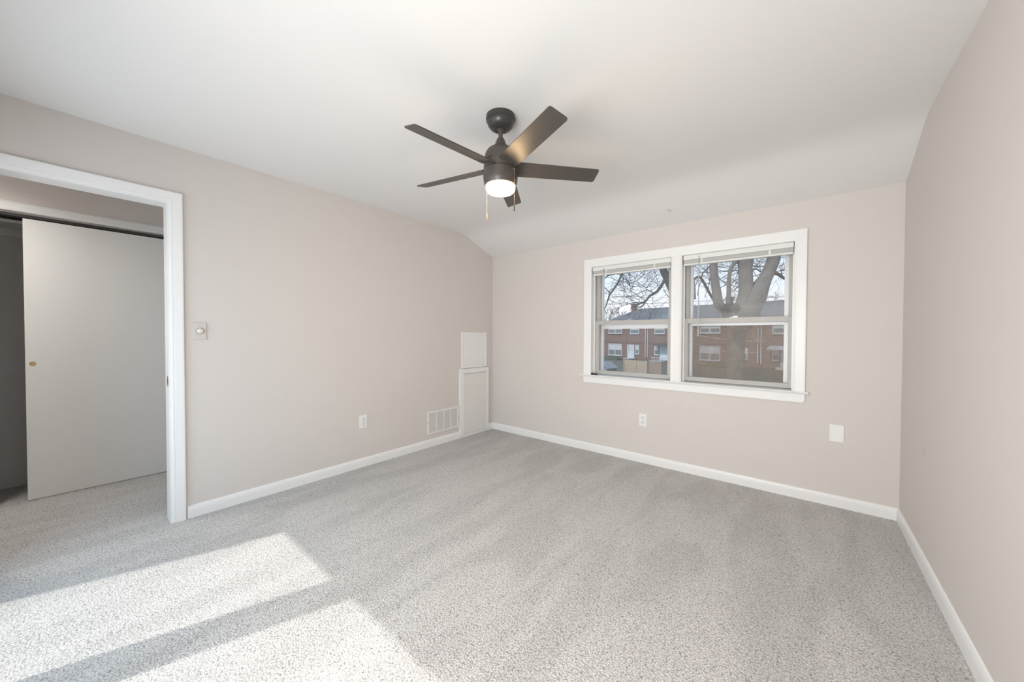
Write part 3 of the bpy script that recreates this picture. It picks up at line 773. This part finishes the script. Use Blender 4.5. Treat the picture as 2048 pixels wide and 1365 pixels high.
# ------------------------------------------------------------------ trees
def grow(mb, p, d, length, rad, depth, rnd, spread=.55, up_=.10, n=4, minr=.006, kids=(2, 3)):
    pts = [p]; rs = [rad]; cur = p.copy(); dd = d.normalized(); seg = 4
    for i in range(seg):
        dd = (dd + Vector((rnd.gauss(0, .16), rnd.gauss(0, .16), rnd.gauss(0, .13)+up_*.3))).normalized()
        cur = cur+dd*(length/seg); pts.append(cur.copy()); rs.append(max(minr, rad*(1-.55*(i+1)/seg)))
    mb.tube(pts, rs, n if rad > .03 else 3, caps=False)
    if depth <= 0: return
    for k in range(rnd.randint(*kids)+1):
        i = rnd.randint(1, seg); a = pts[i]
        ax = Vector((rnd.gauss(0, 1), rnd.gauss(0, 1), rnd.gauss(0, 1))).normalized()
        nd = (dd+ax*spread*rnd.uniform(.7, 1.5)+Vector((0, 0, up_))).normalized()
        grow(mb, a, nd, length*rnd.uniform(.55, .8), max(minr, rs[i]*rnd.uniform(.5, .75)), depth-1, rnd, spread, up_, n, minr, kids)
def limb(mb, spec, D, n=8, dj=0.0):
    """spec: (px, py, width in px) points along a limb standing D metres away"""
    pts = []; rs = []
    for i, (x, y, w) in enumerate(spec):
        dist = D+dj*i; pts.append(sight(x, y, dist)); rs.append(w/2*dist/F_PX)
    mb.tube(smooth_pts(pts), smooth_pts(rs), n)
    return pts, rs
def smooth_pts(a):
    out = []
    for i in range(len(a)-1):
        p0, p1, p2, p3 = a[max(0, i-1)], a[i], a[i+1], a[min(len(a)-1, i+2)]
        for t in (0, .25, .5, .75):
            out.append(((p1*2)+(p2-p0)*t+(p0*2-p1*5+p2*4-p3)*t*t+(p1*3-p0-p2*3+p3)*t*t*t)*.5)
    out.append(a[-1]); return out

ZL = lambda x, y, w: (1200+x/10.5, 520+y/10.5, w)
ZR = lambda x, y, w: (1370+x/9.1, 500+y/9.1, w)
D1 = 10.0
root_p = sight(1483, 900, D1)
big = thing('bare_tree', 'big multi-stemmed bare tree with thick trunk close outside the right window', 'tree', (root_p.x, root_p.y, -3.08))
off = Vector((root_p.x, root_p.y, -3.08))
class MBo(MB):
    def build_at(s, name, m_, parent, o_, **k):
        for v in s.bm.verts: v.co -= o_
        return s.build(name, m_, parent, **k)
m = MBo()
limb(m, [(1476, 925, 60), (1474, 850, 42), (1471, 760, 34), (1471, 705, 32), (1473, 668, 35), (1481, 642, 48), (1491, 622, 56)], D1, 14)
m.build_at('trunk', M['bark'], big, off, smooth=True)
stems = [
    [(1466, 640, 26), (1452, 622, 20), ZR(620, 1000, 18), ZR(572, 750, 16.5), ZR(535, 500, 14.5), ZR(520, 240, 14), (1424, 480, 13), (1418, 420, 11), (1405, 330, 8)],
    [(1462, 632, 12), ZR(780, 1000, 8), ZR(795, 800, 8), ZR(800, 600, 7.5), ZR(812, 440, 7), ZR(850, 310, 7.5), ZR(930, 200, 8), (1480, 505, 7), (1492, 470, 5)],
    [(1482, 640, 36), ZR(1080, 950, 30), ZR(1110, 750, 26), ZR(1105, 500, 25), ZR(1098, 300, 25), ZR(1092, 150, 26), (1487, 440, 22), (1484, 340, 15)],
    [(1488, 640, 40), ZR(1220, 940, 44), ZR(1300, 790, 40), ZR(1440, 560, 25), ZR(1550, 330, 23), ZR(1620, 140, 22), (1556, 470, 19), (1575, 380, 12)],
]
for i, s_ in enumerate(stems):
    m = MBo(); limb(m, s_, D1, 12); m.build_at('stem', M['bark'], big, off, smooth=True)
m = MBo(); rnd = random.Random(3)
small = [
    [ZR(590, 1010, 6), ZR(500, 880, 5.5), ZR(420, 740, 5.5), ZR(330, 575, 5.5), ZR(250, 490, 5), ZR(150, 545, 4), (1370, 570, 3)],
    [ZR(300, 520, 2.5), ZR(330, 420, 2.5), ZR(440, 310, 2.5), (1432, 520, 1.5)],
    [ZR(1590, 420, 8), ZR(1690, 440, 7), ZR(1790, 510, 6), (1585, 565, 5)],
    [ZR(1215, 375, 3.5), ZR(1300, 350, 3), ZR(1380, 400, 3), ZR(1420, 380, 2.5)],
    [ZR(1215, 290, 2), ZR(1330, 310, 2), ZR(1440, 300, 2)],
    [ZR(180, 900, 4), ZR(180, 700, 2.5), ZR(170, 560, 1.5)],
    [ZR(230, 830, 2.5), ZR(260, 650, 2), ZR(310, 560, 1.5)],
    [ZR(1000, 620, 1.8), ZR(900, 730, 1.5), ZR(840, 760, 1)],
]
for s_ in small:
    pts, rs = limb(m, s_, D1+.3, 6)
    for p_, r_ in zip(pts[1:], rs[1:]):
        grow(m, p_, Vector((rnd.gauss(0, 1), rnd.gauss(0, .6), rnd.gauss(.1, .8))), rnd.uniform(.35, .8), min(.012, r_*.4), 1, rnd, minr=.0035)
for s_ in stems:
    for (x, y, w) in s_[2:]:
        for k in range(2):
            p_ = sight(x+rnd.uniform(-3, 3), y+rnd.uniform(-15, 15), D1+rnd.uniform(.3, .6))
            grow(m, p_, Vector((rnd.choice((-1, 1))*rnd.uniform(.4, 1), rnd.uniform(.2, .9), rnd.uniform(-.2, .9))), rnd.uniform(.7, 1.3), .013, 2, rnd, minr=.0035)
tw = m.build_at('twigs', M['bark_dark'], big, off); tw['kind'] = 'stuff'
# clump of dead leaves in the crotch
m = MBo(); c0 = sight(1460, 617, D1-.52)
for i in range(420):
    p_ = c0+Vector((rnd.gauss(0, .07), rnd.gauss(0, .06), rnd.gauss(0, .045)))+right*rnd.uniform(-.16, .16)
    a = Vector((rnd.gauss(0, 1), rnd.gauss(0, 1), rnd.gauss(0, 1))).normalized(); b = a.orthogonal().normalized(); s1 = rnd.uniform(.03, .07)
    m.poly([p_+a*s1, p_+b*s1*.6, p_-a*s1, p_-b*s1*.6+Vector((0, 0, .01))], [(0, 1, 2, 3)])
lc = m.build_at('leaf_clump', M['leaves'], None, c0); lc.location = c0
tag(lc, 'dark clump of dead leaves caught in the crotch of the big bare tree', 'leaf clump', kind='stuff')

# second tree: limbs crossing the left window
D2 = 13.0
rp2 = sight(1362, 930, D2)
t2 = thing('bare_tree', 'bare tree whose drooping limb crosses the upper left window', 'tree', (rp2.x, rp2.y, -3.12)); off2 = Vector((rp2.x, rp2.y, -3.12))
m = MBo(); limb(m, [(1362, 935, 30), (1362, 800, 24), (1360, 680, 21), (1356, 620, 19), (1348, 585, 18), ZL(1480, 520, 17), ZL(1400, 360, 15), ZL(1320, 180, 14), (1318, 500, 12), (1300, 440, 8)], D2, 12)
m.build_at('trunk', M['bark_limb'], t2, off2, smooth=True)
main = [
    [ZL(1400, 400, 8), ZL(1340, 460, 6.5), ZL(1270, 575, 6), ZL(1180, 680, 5.5), ZL(1050, 755, 5), ZL(950, 870, 4.5), ZL(820, 925, 4), ZL(650, 1000, 2.5)],
    [ZL(960, 855, 4), ZL(905, 955, 3.2), ZL(800, 1008, 2)],
    [ZL(1430, 420, 9), ZL(1470, 300, 7), ZL(1460, 180, 5)],
]
m = MBo()
for s_ in main: limb(m, s_, D2, 8)
m.build_at('limb', M['bark_limb'], t2, off2, smooth=True)
m = MBo(); rnd = random.Random(11)
thin = [
    [ZL(1110, 690, 2.2), ZL(1000, 628, 2), ZL(900, 662, 1.8), ZL(740, 740, 1.5), ZL(600, 770, 1.3), ZL(250, 792, 1)],
    [ZL(820, 900, 2), ZL(690, 900, 1.6), ZL(560, 942, 1.3), ZL(440, 972, 1)],
    [ZL(830, 890, 1.5), ZL(810, 835, 1.3), ZL(700, 800, 1.2), ZL(600, 770, 1)],
    [ZL(960, 230, 1.8), ZL(900, 320, 1.6), ZL(780, 430, 1.5), ZL(640, 480, 1.2), ZL(480, 370, 1)],
    [ZL(1000, 590, 1.5), ZL(930, 570, 1.4), ZL(800, 565, 1.2), ZL(640, 540, 1)],
    [ZL(1080, 640, 1.2), ZL(1200, 560, 1.2), ZL(1260, 440, 1)],
    [ZL(980, 590, 1.5), ZL(1060, 480, 1.4), ZL(1180, 340, 1.2), ZL(1280, 300, 1)],
    [ZL(1470, 800, 2), ZL(1400, 730, 1.6), ZL(1330, 620, 1.2)],
    [ZL(1090, 920, 1.0), ZL(1180, 1000, 1.0)],
]
for s_ in thin+main:
    pts, rs = limb(m, s_, D2+.1, 4) if s_ in thin else ([sight(a, b, D2) for a, b, w in s_], [w/2*D2/F_PX for a, b, w in s_])
    for p_, r_ in zip(pts, rs):
        grow(m, p_, Vector((rnd.gauss(-.4, .8), rnd.gauss(.1, .6), rnd.gauss(.2, .7))), rnd.uniform(.6, 1.5), .009, 2, rnd, minr=.0038, kids=(1, 2))
tw = m.build_at('twigs', M['bark_dark'], t2, off2); tw['kind'] = 'stuff'

# third tree: at the far left of the window
D3 = 17.0
rp3 = sight(1196, 900, D3)
t3 = thing('bare_tree', 'bare tree with one slanting dark limb at the left edge of the window', 'tree', (rp3.x, rp3.y, -3.15)); off3 = Vector((rp3.x, rp3.y, -3.15))
m = MBo(); limb(m, [(1196, 905, 16), (1196, 760, 13), (1200, 660, 9), ZL(80, 1060, 4), ZL(120, 980, 2.6), ZL(170, 830, 2.8), ZL(210, 720, 3.2), ZL(310, 590, 3.8), ZL(400, 430, 4.2), ZL(465, 270, 4.2), (1248, 520, 4), (1256, 470, 3)], D3, 10)
m.build_at('trunk', M['bark_limb'], t3, off3, smooth=True)
m = MBo(); rnd = random.Random(5)
for s_ in ([ZL(400, 450, 2), ZL(480, 440, 2), ZL(490, 400, 2), ZL(465, 320, 1.6)], [ZL(360, 530, 1.4), ZL(430, 490, 1.4), ZL(490, 420, 1.3)],
           [ZL(210, 705, 2), ZL(160, 640, 1.8), ZL(100, 590, 1.4)], [ZL(310, 290, 4), ZL(200, 315, 3.6), ZL(105, 385, 3)],
           [ZL(560, 470, 1.5), ZL(640, 560, 1.2), ZL(760, 560, 1)], [ZL(170, 820, 1.5), ZL(260, 870, 1.3), ZL(340, 910, 1)],
           [ZL(460, 280, 1.6), ZL(600, 470, 1.4), ZL(660, 700, 1.1)], [ZL(470, 250, 1.4), ZL(620, 300, 1.4), ZL(740, 390, 1)]):
    pts, rs = limb(m, s_, D3, 4)
    for p_ in pts:
        grow(m, p_, Vector((rnd.gauss(.2, .8), rnd.gauss(.1, .6), rnd.gauss(.1, .7))), rnd.uniform(.7, 1.8), .010, 2, rnd, minr=.0048, kids=(1, 2))
tw = m.build_at('twigs', M['bark_dark'], t3, off3); tw['kind'] = 'stuff'

# trees beyond the roofs
def far_tree(px, D, h, seed, label, spread=.6):
    p = sight(px, 700, D); base = Vector((p.x, p.y, -2.4)); rnd = random.Random(seed)
    t = thing('bare_tree', label, 'tree', base, group='bare trees beyond the row houses')
    MB().tube([(0, 0, 0), (.1, 0, h*.22), (.05, .1, h*.45)], [.28, .22, .16], 8).build('trunk', M['bark_far'], t)
    m = MB()
    for k in range(9):
        z = h*rnd.uniform(.25, .45)
        grow(m, Vector((.05, .05, z)), Vector((rnd.gauss(0, .7), rnd.gauss(0, .7), 1)), h*.22, .08, 4, rnd, spread, .14, 4, .022, (1, 2))
    o = m.build('twigs', M['bark_far'], t); o['kind'] = 'stuff'
    return t
far_tree(1213, 74, 11, 1, 'brownish bare tree left of the chimney, beyond the left roof')
far_tree(1236, 84, 12, 2, 'bare tree just behind the chimney of the left row house', .7)
far_tree(1290, 82, 13, 4, 'bare tree beyond the middle of the left roof')
far_tree(1338, 96, 13, 6, 'bare tree beyond the pale hipped roof')
far_tree(1392, 72, 14, 8, 'bare tree beyond the roof at the left edge of the right window')
far_tree(1450, 76, 15, 9, 'bare tree seen between the thin stem and the thick stem', .7)
far_tree(1555, 66, 14, 10, 'bare tree beyond the roof at the right edge of the right window')

# overhead wires
def wire(pts, rad, mt, label):
    P = [sight(*q) for q in pts]
    m = MBo(); m.tube(P, rad, 5)
    o = m.build_at('overhead_wire', mt, None, P[0]); o.location = P[0]
    return tag(o, label, 'wire', 'overhead wires outside the window')
wire([(1150, 612, 32), (1210, 609.3, 31.5), (1275, 607.8, 31), (1340, 606, 30.6), (1460, 600, 30), (1565, 594, 29.5), (1640, 588, 29)], .016, M['wire'], 'dark utility wire crossing the sky just above the roofs')
wire([(1372, 666, 21), (1397, 671, 21), (1420, 675.5, 21), (1452, 679.8, 21), (1484, 682, 21), (1520, 683.5, 21)], .011, M['bright_wire'], 'pale sagging cable across the lower right window, the upper of two')
wire([(1372, 684, 21), (1400, 690.5, 21), (1428, 698, 21), (1450, 703.8, 21), (1484, 706, 21), (1520, 706, 21)], .009, M['bright_wire'], 'pale sagging cable across the lower right window, the lower of two')
